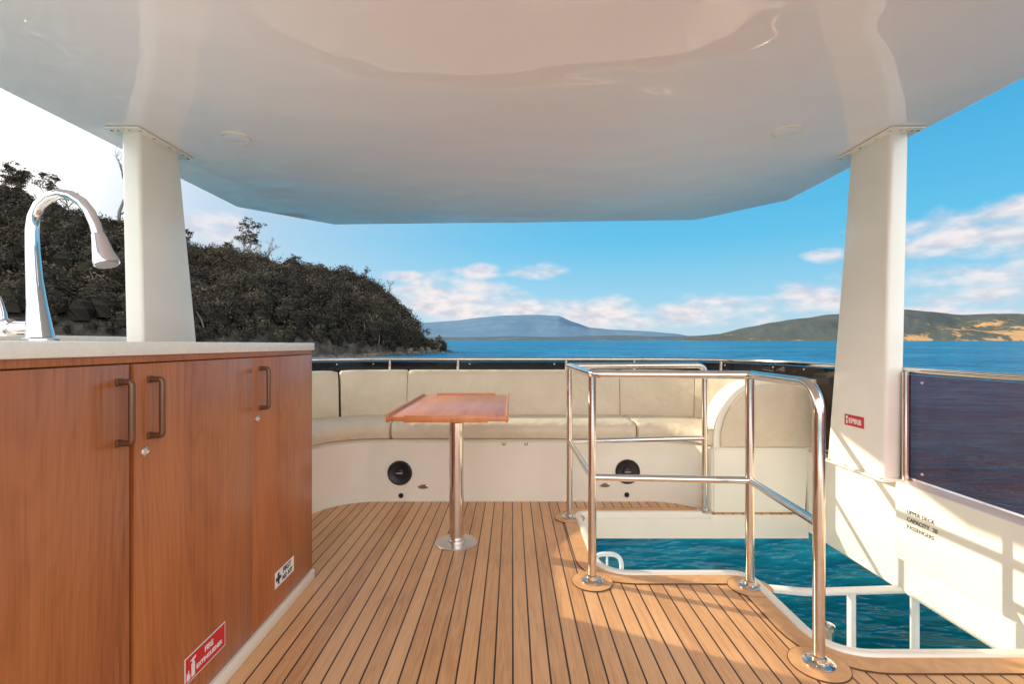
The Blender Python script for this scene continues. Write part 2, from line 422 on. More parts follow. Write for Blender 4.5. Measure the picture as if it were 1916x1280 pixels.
for a, b in ((0, s1+0.08), (s1+0.08, s1+1.64), (s1+1.64, Ltot)): seatcushion(a, b)
bk = [(0.405, 0.47), (0.41, 0.52), (0.418, 0.65), (0.435, 0.765), (0.452, 0.80), (0.48, 0.812), (0.52, 0.805), (0.535, 0.78), (0.535, 0.47)]
for a, b in ((0, 0.6), (0.6, s1-0.18), (s1-0.18, s1+0.09), (s1+0.09, s1+1.63), (s1+1.63, s1+1.72+0.19), (s1+1.72+0.19, Ltot)):
    finish('backrest', *sweep_geo(cut(F, a+0.002, b-0.002), bk, pinch=True), VINYL, bench, smooth=True)
for x, z in ((-0.713, 0.180), (0.735, 0.188)):
    sp = finish('speaker', *disc_dir((x, 3.0595, z), (0, -1, 0), [(0.078, 0), (0.078, 0.006), (0.070, 0.012), (0.062, 0.006), (0.03, 0.004), (0.026, 0.012), (0.012, 0.015)], 40), BLACK, bench, smooth=True)
    finish('lettering', *text_geo('FUSION', 0.011, (x-0.020, 3.0435, z-0.003), (1, 0, 0), (0, 0, 1)), SIGNW, sp)
for x, z in ((-0.565, 0.093), (0.59, 0.103)):
    V, Fa = disc_dir((0, 0, 0), (0, -1, 0), [(0.034, 0), (0.034, 0.004), (0.026, 0.008)], 28)
    V = [Vector((v.x+x, v.y+3.0595, v.z*0.45+z)) for v in V]; vt = finish('vent', V, Fa, STEEL, bench, smooth=True)
    V, Fa = disc_dir((0, 0, 0), (0, -1, 0), [(0.028, 0), (0.028, 0.002)], 24)
    V = [Vector((v.x+x, v.y+3.0510, v.z*0.40+z)) for v in V]; finish('vent_grille', V, Fa, VENTBROWN, vt)
for x, z in ((-0.706, 0.035), (0.73, 0.04)): finish('drain', *disc_dir((x, 3.0595, z), (0, -1, 0), [(0.016, 0), (0.016, 0.003), (0.010, 0.003), (0.008, 0.001)], 20), BLACK, bench)
for x in (-0.05, 0.09): 
    finish('snap_hook', *tube_geo(fillet([(x-0.008, 3.058, 0.372), (x-0.008, 3.045, 0.36), (x+0.008, 3.045, 0.36), (x+0.008, 3.058, 0.372)], 0.004), 0.002, 6), BRONZE, bench)
def arch(x0, x1, z0, z1, rx, rz):
    pts = [(x0, z0), (x0, z1-rz)]
    for k in range(1, 21):
        a = math.pi - math.pi/2*k/20; pts.append((x0+rx+rx*math.cos(a), z1-rz+rz*math.sin(a)))
    pts += [(x1, z1), (x1, z0)]; return pts
mp = lambda a, b, c: Vector((a, c, b))
def bevel_geo(g, off, seg=3, yface=None):
    bm = bmesh.new(); vs = [bm.verts.new(v) for v in g[0]]
    for f in g[1]: bm.faces.new([vs[i] for i in f])
    ed = [e for e in bm.edges if all(abs(v.co.y-yface) < 1e-5 for v in e.verts)]
    bmesh.ops.bevel(bm, geom=ed, offset=off, segments=seg, affect='EDGES', profile=0.5); return grab(bm)
ao = arch(1.19, 1.875, 0.0, 0.79, 0.31, 0.36)[:-1] + [(1.875, 0.378), (1.738, 0.377), (1.738, 0.0)]
finish('bench_end', *bevel_geo(prism_geo(ao, 2.836, 3.02, mp), 0.012, 3, 2.836), GEL, bench, smooth=True)
finish('end_pad', *bevel_geo(prism_geo(arch(1.225, 1.865, 0.395, 0.765, 0.285, 0.335), 2.818, 2.838, mp), 0.010, 3, 2.818), VINYL, bench, smooth=True)
finish('end_trim', *bevel_geo(prism_geo([(1.20, 0.378), (1.73, 0.378), (1.73, 0.39), (1.20, 0.39)], 2.826, 2.837, mp), 0.003, 2, 2.826), GEL, bench)

# ------------------------------------------------------------------ TABLE
tb = empty('table', (-0.279, 2.42, 0), 'small cherry wood table with raised edges on a steel pedestal', 'table')
finish('tabletop', *box_geo(-0.525, -0.02, 2.01, 2.88, 0.676, 0.697, 0.004), TABLEW, tb, smooth=True)
gs = [box_geo(-0.45, -0.10, 2.003, 2.013, 0.672, 0.703, 0.003), box_geo(-0.45, -0.10, 2.876, 2.886, 0.672, 0.706, 0.003),
      box_geo(-0.531, -0.519, 2.02, 2.86, 0.670, 0.708, 0.004), box_geo(-0.028, -0.016, 2.02, 2.86, 0.670, 0.708, 0.004)]
for g_ in gs: finish('raised_edge', *g_, TABLEW, tb, smooth=True)
finish('pedestal', *lathe_geo((-0.279, 2.42, 0.006), [(0.036, 0.0), (0.036, 0.60), (0.042, 0.605), (0.042, 0.64), (0.09, 0.655), (0.09, 0.670)], 36), STEEL, tb, smooth=True)
bpl = finish('base_plate', *lathe_geo((-0.279, 2.42, 0.0005), [(0.104, 0), (0.104, 0.004), (0.101, 0.007), (0.044, 0.008), (0.043, 0.020), (0.0362, 0.022)], 48), PLATE, tb, smooth=True)
for a in (0.4, 1.7, 2.9, 4.1, 5.4): finish('screw', *disc_dir((-0.279+0.08*math.cos(a), 2.42+0.08*math.sin(a), 0.0076), (0, 0, 1), [(0.006, 0), (0.004, 0.001)], 10), PLATE, bpl)

# ------------------------------------------------------------------ STAIR RAILING
sr = empty('stair_railing', (0.65, 2.2, 0), 'polished stainless steel tube railing guarding the stair opening', 'railing')
P1, P2, P3, P4, P5 = (0.337, 2.02), (0.33, 2.76), (0.976, 1.974), (0.955, 1.497), (1.146, 2.86)
ZT, ZM, RR = 0.874, 0.440, 0.0175
def p3(p, z): return (p[0], p[1], z)
tube('top_rail', [p3(P5, 0.5)] + fillet([p3(P5, 0.5), p3(P5, ZT), p3(P2, ZT+0.001)], 0.05)[1:], RR, STEEL, sr)
tube('top_rail', fillet([Vector(p3(P2, ZT)) , Vector(p3(P1, ZT)), Vector(p3(P3, ZT)), Vector(p3(P4, ZT)), Vector(p3(P4, 0.5))], [0, .05, .03, .09, 0]), RR, STEEL, sr, 16)
tube('middle_rail', fillet([Vector(p3(P5, ZM)), Vector(p3(P2, ZM)), Vector(p3(P1, ZM)), Vector(p3(P3, ZM)), Vector(p3(P4, ZM))], [0, .02, .02, .02, 0]), 0.0145, STEEL, sr, 14)
for p, zt in ((P1, ZT-0.01), (P2, ZT), (P3, ZT-0.01), (P4, 0.52), (P5, 0.52)):
    finish('post', *join(tube_geo([p3(p, 0.01), p3(p, zt)], RR, 16), lathe_geo((p[0], p[1], 0.0065), [(0.046, 0), (0.046, 0.004), (0.040, 0.008), (0.024, 0.010), (0.023, 0.022), (0.0177, 0.026)], 30),
           *[disc_dir((p[0]+0.036*math.cos(a), p[1]+0.036*math.sin(a), 0.0145), (0, 0, 1), [(0.006, 0), (0.004, 0.002)], 8) for a in (0.8, 2.36, 3.9, 5.5)]), STEEL, sr, smooth=True)
for p in (P1, P2, P3, P4):
    finish('post_pad', *lathe_geo((p[0], p[1], 0.0005), [(0.084, 0), (0.084, 0.0046), (0.06, 0.0050)], 44), TEAKM, under, smooth=False)
    finish('caulking', *lathe_geo((p[0], p[1], 0.0004), [(0.0860, 0), (0.0860, 0.0040), (0.083, 0.0040)], 44), CAULK, under)
finish('filler_cap', *lathe_geo((1.085, 1.66, -0.035), [(0.02, 0), (0.02, 0.05), (0.026, 0.052), (0.026, 0.066), (0.018, 0.07)], 24), STEEL, under, smooth=True)

# ------------------------------------------------------------------ LOWER DECK PARTS
ld = empty('lower_hull', (0, 1, -4.3), 'white yacht hull with lower aft deck and unseen cabin roof added for bounce light', 'boat hull')
finish('hull', *prism_geo([(-1.9, -9), (1.9, -9), (1.9, 3.6), (1.5, 4.4), (-1.5, 4.4), (-1.9, 3.6)], -4.3, -2.25), GEL, ld)
finish('cabin_roof_bounce', *prism_geo([(-2.7, -7), (-1.2, -9), (1.2, -9), (2.7, -7), (2.7, 1.0), (-2.7, 1.0)], -0.75, -0.45), WHITE, ld)  # unseen wide white roof, added to bounce light up to the ceiling
finish('foredeck_bounce', *prism_geo([(-1.7, -6), (1.7, -6), (1.85, -1.25), (-1.85, -1.25)], -0.449, -0.02), WHITE, ld)  # forward deck out of view, put in to reflect light under the hardtop
hr = empty('stair_handrail', (1.5, 2.13, -2.25), 'white painted tube handrail rising beside the stairs', 'handrail')
tube('rail', fillet([Vector((1.10, 2.55, -0.42)), Vector((1.10, 2.22, -0.12)), Vector((1.30, 2.13, -0.10)), Vector((1.84, 2.16, -0.10))], .10), 0.017, WPAINT, hr)
for x, y in ((1.51, 2.14), (1.80, 2.15)): tube('post', [(x, y, -2.25), (x, y, -0.10)], 0.017, WPAINT, hr)
tube('post', [(1.10, 2.55, -2.25), (1.10, 2.55, -0.42)], 0.017, WPAINT, hr)
sg = empty('stern_handrail', (0.93, 4.3, -2.25), 'white tube handrail loop at the stern', 'handrail')
tube('rail', fillet([Vector((0.72, 4.3, -2.25)), Vector((0.72, 4.3, -0.88)), Vector((0.98, 4.3, -0.88)), Vector((0.98, 4.3, -2.25))], .10), 0.020, WPAINT, sg)
tube('bar', [(0.85, 4.3, -0.89), (0.85, 4.3, -2.25)], 0.010, WPAINT, sg)

# ------------------------------------------------------------------ CABINET
cb = empty('galley_cabinet', (-1.15, 1.15, 0), 'cherry wood galley cabinet with white countertop and bronze handles', 'cabinet')
box('body', -1.55, -0.872, 0.2, 2.038, 0.046, 0.9735, CHERRY, cb, 0.002)
box('top_strip', -0.873, -0.850, 0.2, 2.038, 0.958, 0.9735, CHERRY, cb, 0.001)
box('plinth', -1.55, -0.838, 0.2, 2.045, 0.0005, 0.045, GEL, cb, 0.004)
box('countertop', -1.56, -0.838, 0.15, 2.045, 0.974, 1.0055, STONE, cb, 0.004)
box('splashback', -1.60, -1.561, 0.15, 1.95, 0.974, 1.03, STONE, cb, 0.003)
RC = (0, 1, 0)
for (y0, y1, hy, lk) in ((0.45, 1.064, 1.035, None), (1.079, 1.5697, 1.125, 1.108), (1.5702, 2.036, 1.617, 1.598)):
    d = box('door', -0.871, -0.847, y0, y1, 0.050, 0.955, CHERRY, cb, 0.0003)
    zc = 0.852; 
    hpts = fillet([Vector((-0.848, hy, zc-0.066)), Vector((-0.818, hy, zc-0.066)), Vector((-0.818, hy, zc+0.066)), Vector((-0.848, hy, zc+0.066))], 0.008, seg=4)
    V, Fc = tube_geo(hpts, 0.0068, 10)
    pads = [box_geo(-0.848, -0.842, hy-0.009, hy+0.009, zc+q-0.008, zc+q+0.008, 0.002) for q in (-0.066, 0.066)]
    finish('handle', *join((V, Fc), *pads), BRONZE, d, smooth=True)
    if lk: finish('lock', *disc_dir((-0.847, lk, 0.752), (1, 0, 0), [(0.012, 0), (0.012, 0.003), (0.009, 0.005), (0.0085, 0.003), (0.003, 0.003)], 24), STEEL, d, smooth=True)
s = box('sign', -0.8465, -0.8455, 1.717, 1.864, 0.122, 0.180, SIGNW, cb, 0); s['label'] = 'white first aid kit sticker'
x = -0.8452
g = join(text_geo('FIRST', 0.027, (x, 1.775, 0.155), RC, U, bold=0.0005), text_geo('AID KIT', 0.024, (x, 1.768, 0.130), RC, U, bold=0.0005),
         box_geo(x-0.0004, x+0.0004, 1.722, 1.762, 0.145, 0.157), box_geo(x-0.0005, x+0.0005, 1.736, 1.748, 0.131, 0.171))
finish('lettering', *g, SIGNK, s)
s = box('sign', -0.8465, -0.8455, 1.243, 1.418, 0.112, 0.182, SIGNW, cb, 0); s['label'] = 'red fire extinguisher sticker with white border'
finish('red_field', *box_geo(-0.8456, -0.8450, 1.246, 1.415, 0.115, 0.179), SIGNR, s)
x = -0.8447
g = join(text_geo('FIRE', 0.021, (x, 1.322, 0.152), RC, U, bold=0.0004), text_geo('EXTINGUISHER', 0.0165, (x, 1.288, 0.129), RC, U, bold=0.0004),
         box_geo(x-0.0004, x+0.0004, 1.268, 1.281, 0.120, 0.155, 0), box_geo(x-0.0005, x+0.0005, 1.271, 1.278, 0.155, 0.163),
         prism_geo([(1.262, 0.166), (1.285, 0.170), (1.285, 0.164), (1.27, 0.162)], x-0.0003, x+0.0003, lambda a, b, c: Vector((c, a, b))),
         prism_geo([(1.249, 0.120), (1.262, 0.120), (1.264, 0.132), (1.259, 0.128), (1.258, 0.146), (1.253, 0.135), (1.250, 0.141)], x-0.0003, x+0.0003, lambda a, b, c: Vector((c, a, b))))
finish('lettering', *g, SIGNW, s)

# ------------------------------------------------------------------ FAUCET
fc = empty('faucet', (-1.18, 1.2, 1.006), 'chrome gooseneck kitchen tap with pull-out spray head on the counter', 'faucet')
Yf = 1.2
k = 0.001333
def fp(x, y): return Vector(((x-958)*k, Yf, 1+(644-y)*k))
neck = [fp(75, 633), fp(73, 610), fp(69, 570), fp(64, 520), fp(61, 470), fp(60, 430), fp(63, 405), fp(74, 383), fp(92, 368), fp(113, 362), fp(134, 366), fp(153, 378), fp(168, 397), fp(178, 420), fp(183, 438)]
rad = [0.029, 0.025, 0.020, 0.016, 0.0140, 0.0130] + [0.0122]*9
finish('spout', *tube_geo(neck, rad, 24), CHROME, fc, smooth=True)
finish('spray_head', *tube_geo([fp(183, 438), fp(186, 446), fp(192, 470), fp(198, 488), fp(200, 494)], [0.0138, 0.0155, 0.021, 0.0270, 0.0270], 28), CHROME, fc, smooth=True)
finish('nozzle', *tube_geo([fp(200, 494), fp(201, 497)], [0.024, 0.023], 24), simple('grey_rubber', (0.25, 0.25, 0.26), 0.5), fc)
finish('lever', *tube_geo([fp(66, 612), fp(40, 613), fp(22, 613), fp(20, 613), fp(-4, 612), fp(-5, 612)], [0.014, 0.015, 0.0155, 0.022, 0.022, 0.016], 22), CHROME, fc, smooth=True)
finish('lever_arm', *tube_geo([fp(4, 612), fp(2, 585), fp(-4, 555)], [0.012, 0.010, 0.006], 14), CHROME, fc, smooth=True)
finish('escutcheon', *lathe_geo(fp(75, 637.5), [(0.036, 0), (0.036, 0.004), (0.030, 0.009)], 32), CHROME, fc, smooth=True)

# ================================================================== LANDSCAPE
TILT = 8/900.0
def sea_z(x, y): return -4.0 + TILT*y
def sea_mat():
    m, nt, p = newmat('sea_water')
    tc = nt.nodes.new('ShaderNodeTexCoord')
    def mp_(s, rot=0):
        mpn = nt.nodes.new('ShaderNodeMapping'); mpn.inputs['Scale'].default_value = s; mpn.inputs['Rotation'].default_value = (0, 0, rot)
        nt.links.new(tc.outputs['Object'], mpn.inputs['Vector']); return mpn.outputs['Vector']
    a = noise(nt, mp_((0.6, 1.2, 1), 0.3), 0.9, 3, 0.5, 0.4)
    b = noise(nt, mp_((0.10, 0.22, 1), -0.2), 1.0, 5, 0.65, 0.3)
    c = noise(nt, mp_((0.012, 0.02, 1)), 1.0, 8, 0.8, 0.2)
    h = math_(nt, 'ADD', math_(nt, 'MULTIPLY', a, 0.5), math_(nt, 'MULTIPLY', b, 1.6))
    nn = bumpn(nt, h, 0.9, 0.8)
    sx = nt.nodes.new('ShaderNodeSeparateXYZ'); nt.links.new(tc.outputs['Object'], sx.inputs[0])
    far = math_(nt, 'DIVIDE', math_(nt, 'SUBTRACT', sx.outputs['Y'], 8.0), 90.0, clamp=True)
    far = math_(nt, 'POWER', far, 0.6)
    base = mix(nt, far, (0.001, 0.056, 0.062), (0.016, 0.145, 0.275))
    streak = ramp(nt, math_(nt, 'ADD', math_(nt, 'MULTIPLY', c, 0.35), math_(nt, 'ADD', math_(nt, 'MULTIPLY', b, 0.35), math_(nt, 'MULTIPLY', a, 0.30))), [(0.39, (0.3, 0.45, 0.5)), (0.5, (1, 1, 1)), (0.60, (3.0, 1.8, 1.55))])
    df = nt.nodes.new('ShaderNodeBsdfDiffuse'); nt.links.new(mix(nt, 1.0, base, streak, 'MULTIPLY'), df.inputs['Color']); nt.links.new(nn, df.inputs['Normal'])
    gl = nt.nodes.new('ShaderNodeBsdfGlossy'); gl.inputs['Roughness'].default_value = 0.08; gl.inputs['Color'].default_value = (0.6, 0.85, 0.9, 1); nt.links.new(nn, gl.inputs['Normal'])
    fr = nt.nodes.new('ShaderNodeFresnel'); fr.inputs['IOR'].default_value = 1.33; nt.links.new(nn, fr.inputs['Normal'])
    mx = nt.nodes.new('ShaderNodeMixShader'); nt.links.new(math_(nt, 'MINIMUM', fr.outputs[0], 0.30), mx.inputs[0])
    nt.links.new(df.outputs[0], mx.inputs[1]); nt.links.new(gl.outputs[0], mx.inputs[2]); nt.links.new(mx.outputs[0], nt.nodes['Material Output'].inputs['Surface'])
    return m
V, Fa = [], []
ys = [-300, -60, 0, 60, 200, 600, 2000, 6000, 14000, 40000]
xs = [-40000, -8000, -1500, -300, -60, 0, 60, 300, 1500, 8000, 40000]
for y in ys:
    for x_ in xs: V.append((x_, y, sea_z(x_, y)))
for i in range(len(ys)-1):
    for j in range(len(xs)-1):
        a = i*len(xs)+j; Fa.append([a, a+1, a+1+len(xs), a+len(xs)])
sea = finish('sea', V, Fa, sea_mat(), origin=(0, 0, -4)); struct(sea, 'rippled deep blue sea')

ST = [((-30, 191), (-28, 206), 2), ((-33, 180), (-38, 202), 7), ((-37, 163), (-44, 200), 15), ((-42, 148), (-49.5, 200), 22), ((-47, 138), (-61, 198), 32),
      ((-52, 125), (-77, 195), 34.5), ((-60, 112), (-92, 190), 36), ((-70, 102), (-104, 185), 38.5), ((-84, 93), (-122, 180), 41.5), ((-98, 84), (-137, 172), 47),
      ((-115, 75), (-157, 165), 53), ((-130, 66), (-170, 160), 57), ((-150, 50), (-193, 150), 58)]
def land(s, t):
    s = min(max(s, 0), len(ST)-1.0001); i = int(s); f = s-i
    A, B = ST[i], ST[i+1]
    S = Vector(A[0])*(1-f)+Vector(B[0])*f; Rr = Vector(A[1])*(1-f)+Vector(B[1])*f; h = max(0.5, A[2]*(1-f)+B[2]*f-4.5)
    p = S+(Rr-S)*t
    z = h*(min(t, 1)**0.66) if t <= 1 else h*(1-(t-1)*0.7)
    if t < 0: z = t*12
    nz = mnoise.noise(Vector((p.x*0.05, p.y*0.05, 0)))*3*min(1, max(0, t)*4)
    return Vector((p.x, p.y, sea_z(p.x, p.y)+z+nz*min(1, h/15)))
V, Fa = [], []
NS, NT = 160, 50
for i in range(NS+1):
    for j in range(NT+1):
        s = 12*i/NS; t = -0.06+1.66*j/NT
        q = land(s, t)
        if 0 <= t < 0.10: q.z += random.uniform(0, 1.6)
        q += Vector((random.uniform(-.5, .5), random.uniform(-.5, .5), random.uniform(-.3, .3))); V.append(q)
for i in range(NS):
    for j in range(NT):
        a = i*(NT+1)+j; Fa.append([a, a+1, a+NT+2, a+NT+1])
def rockland(name, k_):
    m, nt, p = newmat(name)
    v = coords(nt, (1, 1, 1)); f = noise(nt, v, 0.35, 8, 0.7)
    nt.links.new(ramp(nt, f, [(0.3, (0.04*k_, 0.028*k_, 0.02*k_)), (0.5, (0.12*k_, 0.088*k_, 0.06*k_)), (0.7, (0.26*k_, 0.20*k_, 0.14*k_))]), p.inputs['Base Color'])
    p.inputs['Roughness'].default_value = 0.9; bump(nt, p, f, 0.8, 1.0); return m
RL = rockland('headland_soil', 0.45); RK = rockland('shore_rock', 1.0)
hl = finish('headland', V, Fa, RL, origin=(-80, 150, -3)); struct(hl, 'steep rocky headland covered in dark bush')

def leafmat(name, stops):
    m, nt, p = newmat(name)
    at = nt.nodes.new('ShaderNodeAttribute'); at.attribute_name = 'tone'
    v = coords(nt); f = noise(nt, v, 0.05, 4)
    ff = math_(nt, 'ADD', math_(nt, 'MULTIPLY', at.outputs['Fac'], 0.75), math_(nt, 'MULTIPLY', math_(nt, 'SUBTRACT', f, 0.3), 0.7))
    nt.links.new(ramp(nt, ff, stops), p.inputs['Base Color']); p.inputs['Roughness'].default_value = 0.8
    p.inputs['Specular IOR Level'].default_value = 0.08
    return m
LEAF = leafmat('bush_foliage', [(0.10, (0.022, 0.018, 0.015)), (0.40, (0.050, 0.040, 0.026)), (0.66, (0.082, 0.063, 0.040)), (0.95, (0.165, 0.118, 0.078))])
BARK = simple('pale_bark', (0.20, 0.165, 0.135), 0.85, var=0.3, nscale=2, bs_=0.3, bscale=5, bdist=0.1)

def leafcloud(cs, per, lsize, V, Fa, tones, core=True):
    for (c, rx, rz, tone) in cs:
        if core:
            o = len(V); ring = 6
            pts = [Vector((0, 0, rz*0.62))]
            for lv, (zz, rr) in enumerate(((0.35, 0.5), (-0.1, 0.66), (-0.8, 0.5))):
                for k_ in range(ring):
                    a = 2*math.pi*(k_+lv*0.5)/ring; q = random.uniform(0.75, 1.15)
                    pts.append(Vector((rx*rr*q*math.cos(a), rx*rr*q*math.sin(a), rz*zz)))
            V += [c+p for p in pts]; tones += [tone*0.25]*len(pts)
            for k_ in range(ring): Fa.append([o, o+1+k_, o+1+(k_+1) % ring])
            for lv in range(2):
                for k_ in range(ring):
                    a = o+1+lv*ring+k_; b = o+1+lv*ring+(k_+1) % ring; Fa.append([a, b, b+ring, a+ring])
        nl = [Vector((random.gauss(0, 1), random.gauss(0, 1), random.gauss(0.3, .8))).normalized() for _ in range(5)]
        for _ in range(int(per*(rx/2.0)**1.5) if core else per):
            d0 = random.choice(nl)
            d = (d0+Vector((random.gauss(0, .5), random.gauss(0, .5), random.gauss(0, .45)))).normalized()
            if d.z < -0.4: d.z = -d.z
            rr = random.uniform(0.68, 1.15)*(0.75+0.35*max(0, d.dot(d0)))
            p = c+Vector((d.x*rx*rr, d.y*rx*rr, d.z*rz*rr))
            n_ = (d+Vector((random.gauss(0, .5), random.gauss(0, .5), random.gauss(0, .5)))).normalized()
            a_ = n_.orthogonal().normalized(); b_ = n_.cross(a_); s_ = lsize*random.uniform(0.5, 1.2)
            an = random.uniform(0, 3.14); a2 = a_*math.cos(an)+b_*math.sin(an); b2 = b_*math.cos(an)-a_*math.sin(an)
            o = len(V); V += [p+a2*s_, p+b2*s_*0.6, p-a2*s_, p-b2*s_*0.6]; Fa.append([o, o+1, o+2, o+3])
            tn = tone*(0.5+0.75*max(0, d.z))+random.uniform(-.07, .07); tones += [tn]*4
def leafobj(name, V, Fa, tones, mat_, parent=None):
    me = bpy.data.meshes.new(name); o0 = Vector(V[0]); me.from_pydata([v-o0 for v in V], [], Fa); me.update()
    at = me.attributes.new('tone', 'FLOAT', 'POINT'); at.data.foreach_set('value', [max(0, min(1, t)) for t in tones])
    me.materials.append(mat_); o = bpy.data.objects.new(name, me); COL.objects.link(o); WL[o.name] = o0
    if parent: o.parent = parent; o.location = o0-wl(parent)
    else: o.location = o0
    return o
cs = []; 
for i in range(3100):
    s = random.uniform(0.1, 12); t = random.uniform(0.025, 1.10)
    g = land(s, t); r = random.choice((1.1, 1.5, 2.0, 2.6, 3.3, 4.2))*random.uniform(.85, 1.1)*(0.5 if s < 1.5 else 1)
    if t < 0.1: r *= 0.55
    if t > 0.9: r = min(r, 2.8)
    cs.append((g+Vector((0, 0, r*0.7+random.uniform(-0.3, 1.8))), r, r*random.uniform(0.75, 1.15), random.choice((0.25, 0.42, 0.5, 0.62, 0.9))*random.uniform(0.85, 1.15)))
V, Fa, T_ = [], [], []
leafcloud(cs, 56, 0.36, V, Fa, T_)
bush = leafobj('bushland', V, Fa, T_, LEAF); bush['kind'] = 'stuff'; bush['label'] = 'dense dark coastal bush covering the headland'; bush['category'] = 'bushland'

V, Fa = [], []
for i in range(620):
    s = random.uniform(0, 9)**1; t = random.uniform(-0.05, 0.05)
    if i < 70: s = random.uniform(-0.2, 0.6); t = random.uniform(-0.3, 0.3)
    c = land(max(s, 0), t); c.z = sea_z(c.x, c.y)+random.uniform(-0.2, 0.4+max(0, t)*26); r = random.uniform(0.4, 1.5)
    if i < 14: c = Vector((-30+i*0.75+random.uniform(-.4, .4), 190+random.uniform(-4, 4), 0)); c.z = sea_z(c.x, c.y)+0.1; r = random.uniform(.3, .9)*(1-i/24)
    bm = bmesh.new(); bmesh.ops.create_icosphere(bm, subdivisions=1, radius=1)
    for v in bm.verts: v.co = Vector((v.co.x*r*random.uniform(.7, 1.3), v.co.y*r*random.uniform(.7, 1.3), v.co.z*r*random.uniform(.4, .8)))+c
    g = grab(bm); o = len(V); V += g[0]; Fa += [[a+o for a in f] for f in g[1]]
rk = finish('shore_rocks', V, Fa, RK); rk['kind'] = 'stuff'; rk['label'] = 'jumbled brown rocks along the foot of the headland'; rk['category'] = 'rocks'

def make_tree(base, h, leafy, lean, label, name='gum_tree'):
    e = empty(name, base, label, 'tree', 'trees standing on the headland')
    gs = []; tips = []
    def br(p, d, L, r, depth):
        pts = [p]; q = p.copy(); dd = d.copy()
        for k_ in range(4):
            dd = (dd+Vector((random.gauss(0, .16), random.gauss(0, .16), 0.06+random.gauss(0, .06)))).normalized(); q = q+dd*L/4; pts.append(q.copy())
        rs = [r*(1-0.5*k_/4) for k_ in range(5)]
        gs.append(tube_geo(pts, rs, 6 if depth < 2 else 4))
        if depth >= 3: tips.append(q); return
        nb = random.choice((3, 4)) if depth else 5
        for k_ in range(nb):
            f = random.uniform(0.4, 1.0); i_ = min(3, int(f*4)); st = pts[i_]+(pts[i_+1]-pts[i_])*(f*4-i_)
            a = random.uniform(0, 6.28); nd = (dd*0.9+Vector((math.cos(a), math.sin(a), random.uniform(0, .5)))*0.75).normalized()
            br(st, nd, L*random.uniform(0.45, 0.62), max(0.05, r*0.48), depth+1)
        tips.append(q)
    br(Vector(base)-Vector((0, 0, 1)), Vector((lean, 0, 1)).normalized(), h*0.62, h*0.024, 0)
    finish('trunk', *join(*gs), BARK, e, smooth=True)
    if leafy:
        V, Fa, T_ = [], [], []
        cs = [(t_+Vector((random.gauss(0, .2), random.gauss(0, .2), .1)), h*random.uniform(.045, .085), h*random.uniform(.03, .05), random.uniform(.3, .75)) for t_ in tips if random.random() < leafy]
        if cs:
            leafcloud(cs, 26, h*0.020, V, Fa, T_, core=False); leafobj('crown', V, Fa, T_, LEAF, e)
for (s, t, h, leafy, lean) in ((3.05, 0.95, 12, 0, .1), (4.0, 1.0, 8, 0.25, -.1), (6.35, 1.0, 14, 0, .25), (6.75, 1.0, 17, 0.5, 0), (6.95, 1.02, 15, 0.4, .1), (7.9, 1.0, 10, 0.6, .1), (9.15, 1.0, 30, 0.0, -.05),
                               (8.75, 1.0, 17, 0.1, .1), (10.2, 1.0, 13, 0.9, 0), (10.7, 1.0, 12, 0.9, .1), (11.2, 1.0, 13, 0.9, -.1), (10.45, 1.0, 11, 0.9, -.1), (10.95, 1.0, 12, 0.9, .1), (9.8, 1.0, 12, 0.7, .1), (2.2, 0.9, 9, 0.0, .2), (1.2, 0.7, 7, 0.8, .3), (0.75, 0.6, 6, .7, .3), (1.5, 0.4, 7, 0.0, .3), (5.1, 1.0, 9, .5, .1), (7.3, 1.0, 9, .8, 0), (5.7, 1.0, 9, .7, 0), (4.5, 1.0, 8, .7, 0)):
    make_tree(land(s, t), h, leafy, lean, 'bare dead tree standing on the bushy ridge' if leafy < 0.15 else 'thin eucalyptus tree with sparse crown on the bushy ridge')

for i in range(11):
    s = random.uniform(2, 8.5); tt = 0.06+random.uniform(0, .06) if i < 7 else random.uniform(.15, .6)
    b = land(s, tt)+Vector((0, -1.5, 2.0 if i >= 7 else 1)); d = Vector((random.uniform(-2.5, 2.5), -1.5, random.uniform(2.0, 4.5)))
    o = tube('dead_trunk', [b, b+d*0.5+Vector((.2, 0, .1)), b+d], [0.20, 0.14, 0.07], BARK); o['label'] = 'bleached dead trunk leaning out of the dark bush'; o['category'] = 'tree trunk'; o['group'] = 'dead trunks on the headland'

def ridge(name, pts, dshore, dridge, m, label, rows=14, cols=160, rough=0.06, seed=0):
    V, Fa = [], []
    def hp(u):
        x = pts[0][0]+(pts[-1][0]-pts[0][0])*u
        for a, b in zip(pts, pts[1:]):
            if x <= b[0]+1e-6:
                f = (x-a[0])/(b[0]-a[0]); f2 = f*f*(3-2*f)*0.4+f*0.6; return x, a[1]+(b[1]-a[1])*f2
        return pts[-1]
    for i in range(cols+1):
        ax, hh = hp(i/cols)
        for j in range(rows+2):
            t = min(1, j/rows); d = dshore+(dridge-dshore)*t
            if j > rows: d = dridge*1.08
            H = hh*dridge
            f = t**0.8
            nz = mnoise.fractal(Vector((ax*9+seed, t*2.2, seed)), 1.0, 2.0, 5)*rough*H*(math.sin(t*math.pi)*1.8+0.25*t)
            z = -2+(H+5)*f+nz
            if j > rows: z = -20
            X = ax*d; V.append((X, d, sea_z(X, d)+z))
    R_ = rows+2
    for i in range(cols):
        for j in range(R_-1): a = i*R_+j; Fa.append([a, a+1, a+R_+1, a+R_])
    o = finish(name, V, Fa, m, smooth=True); struct(o, label); return o
def q(x, y): return ((x-958)/900.0, (636-y)/900.0)
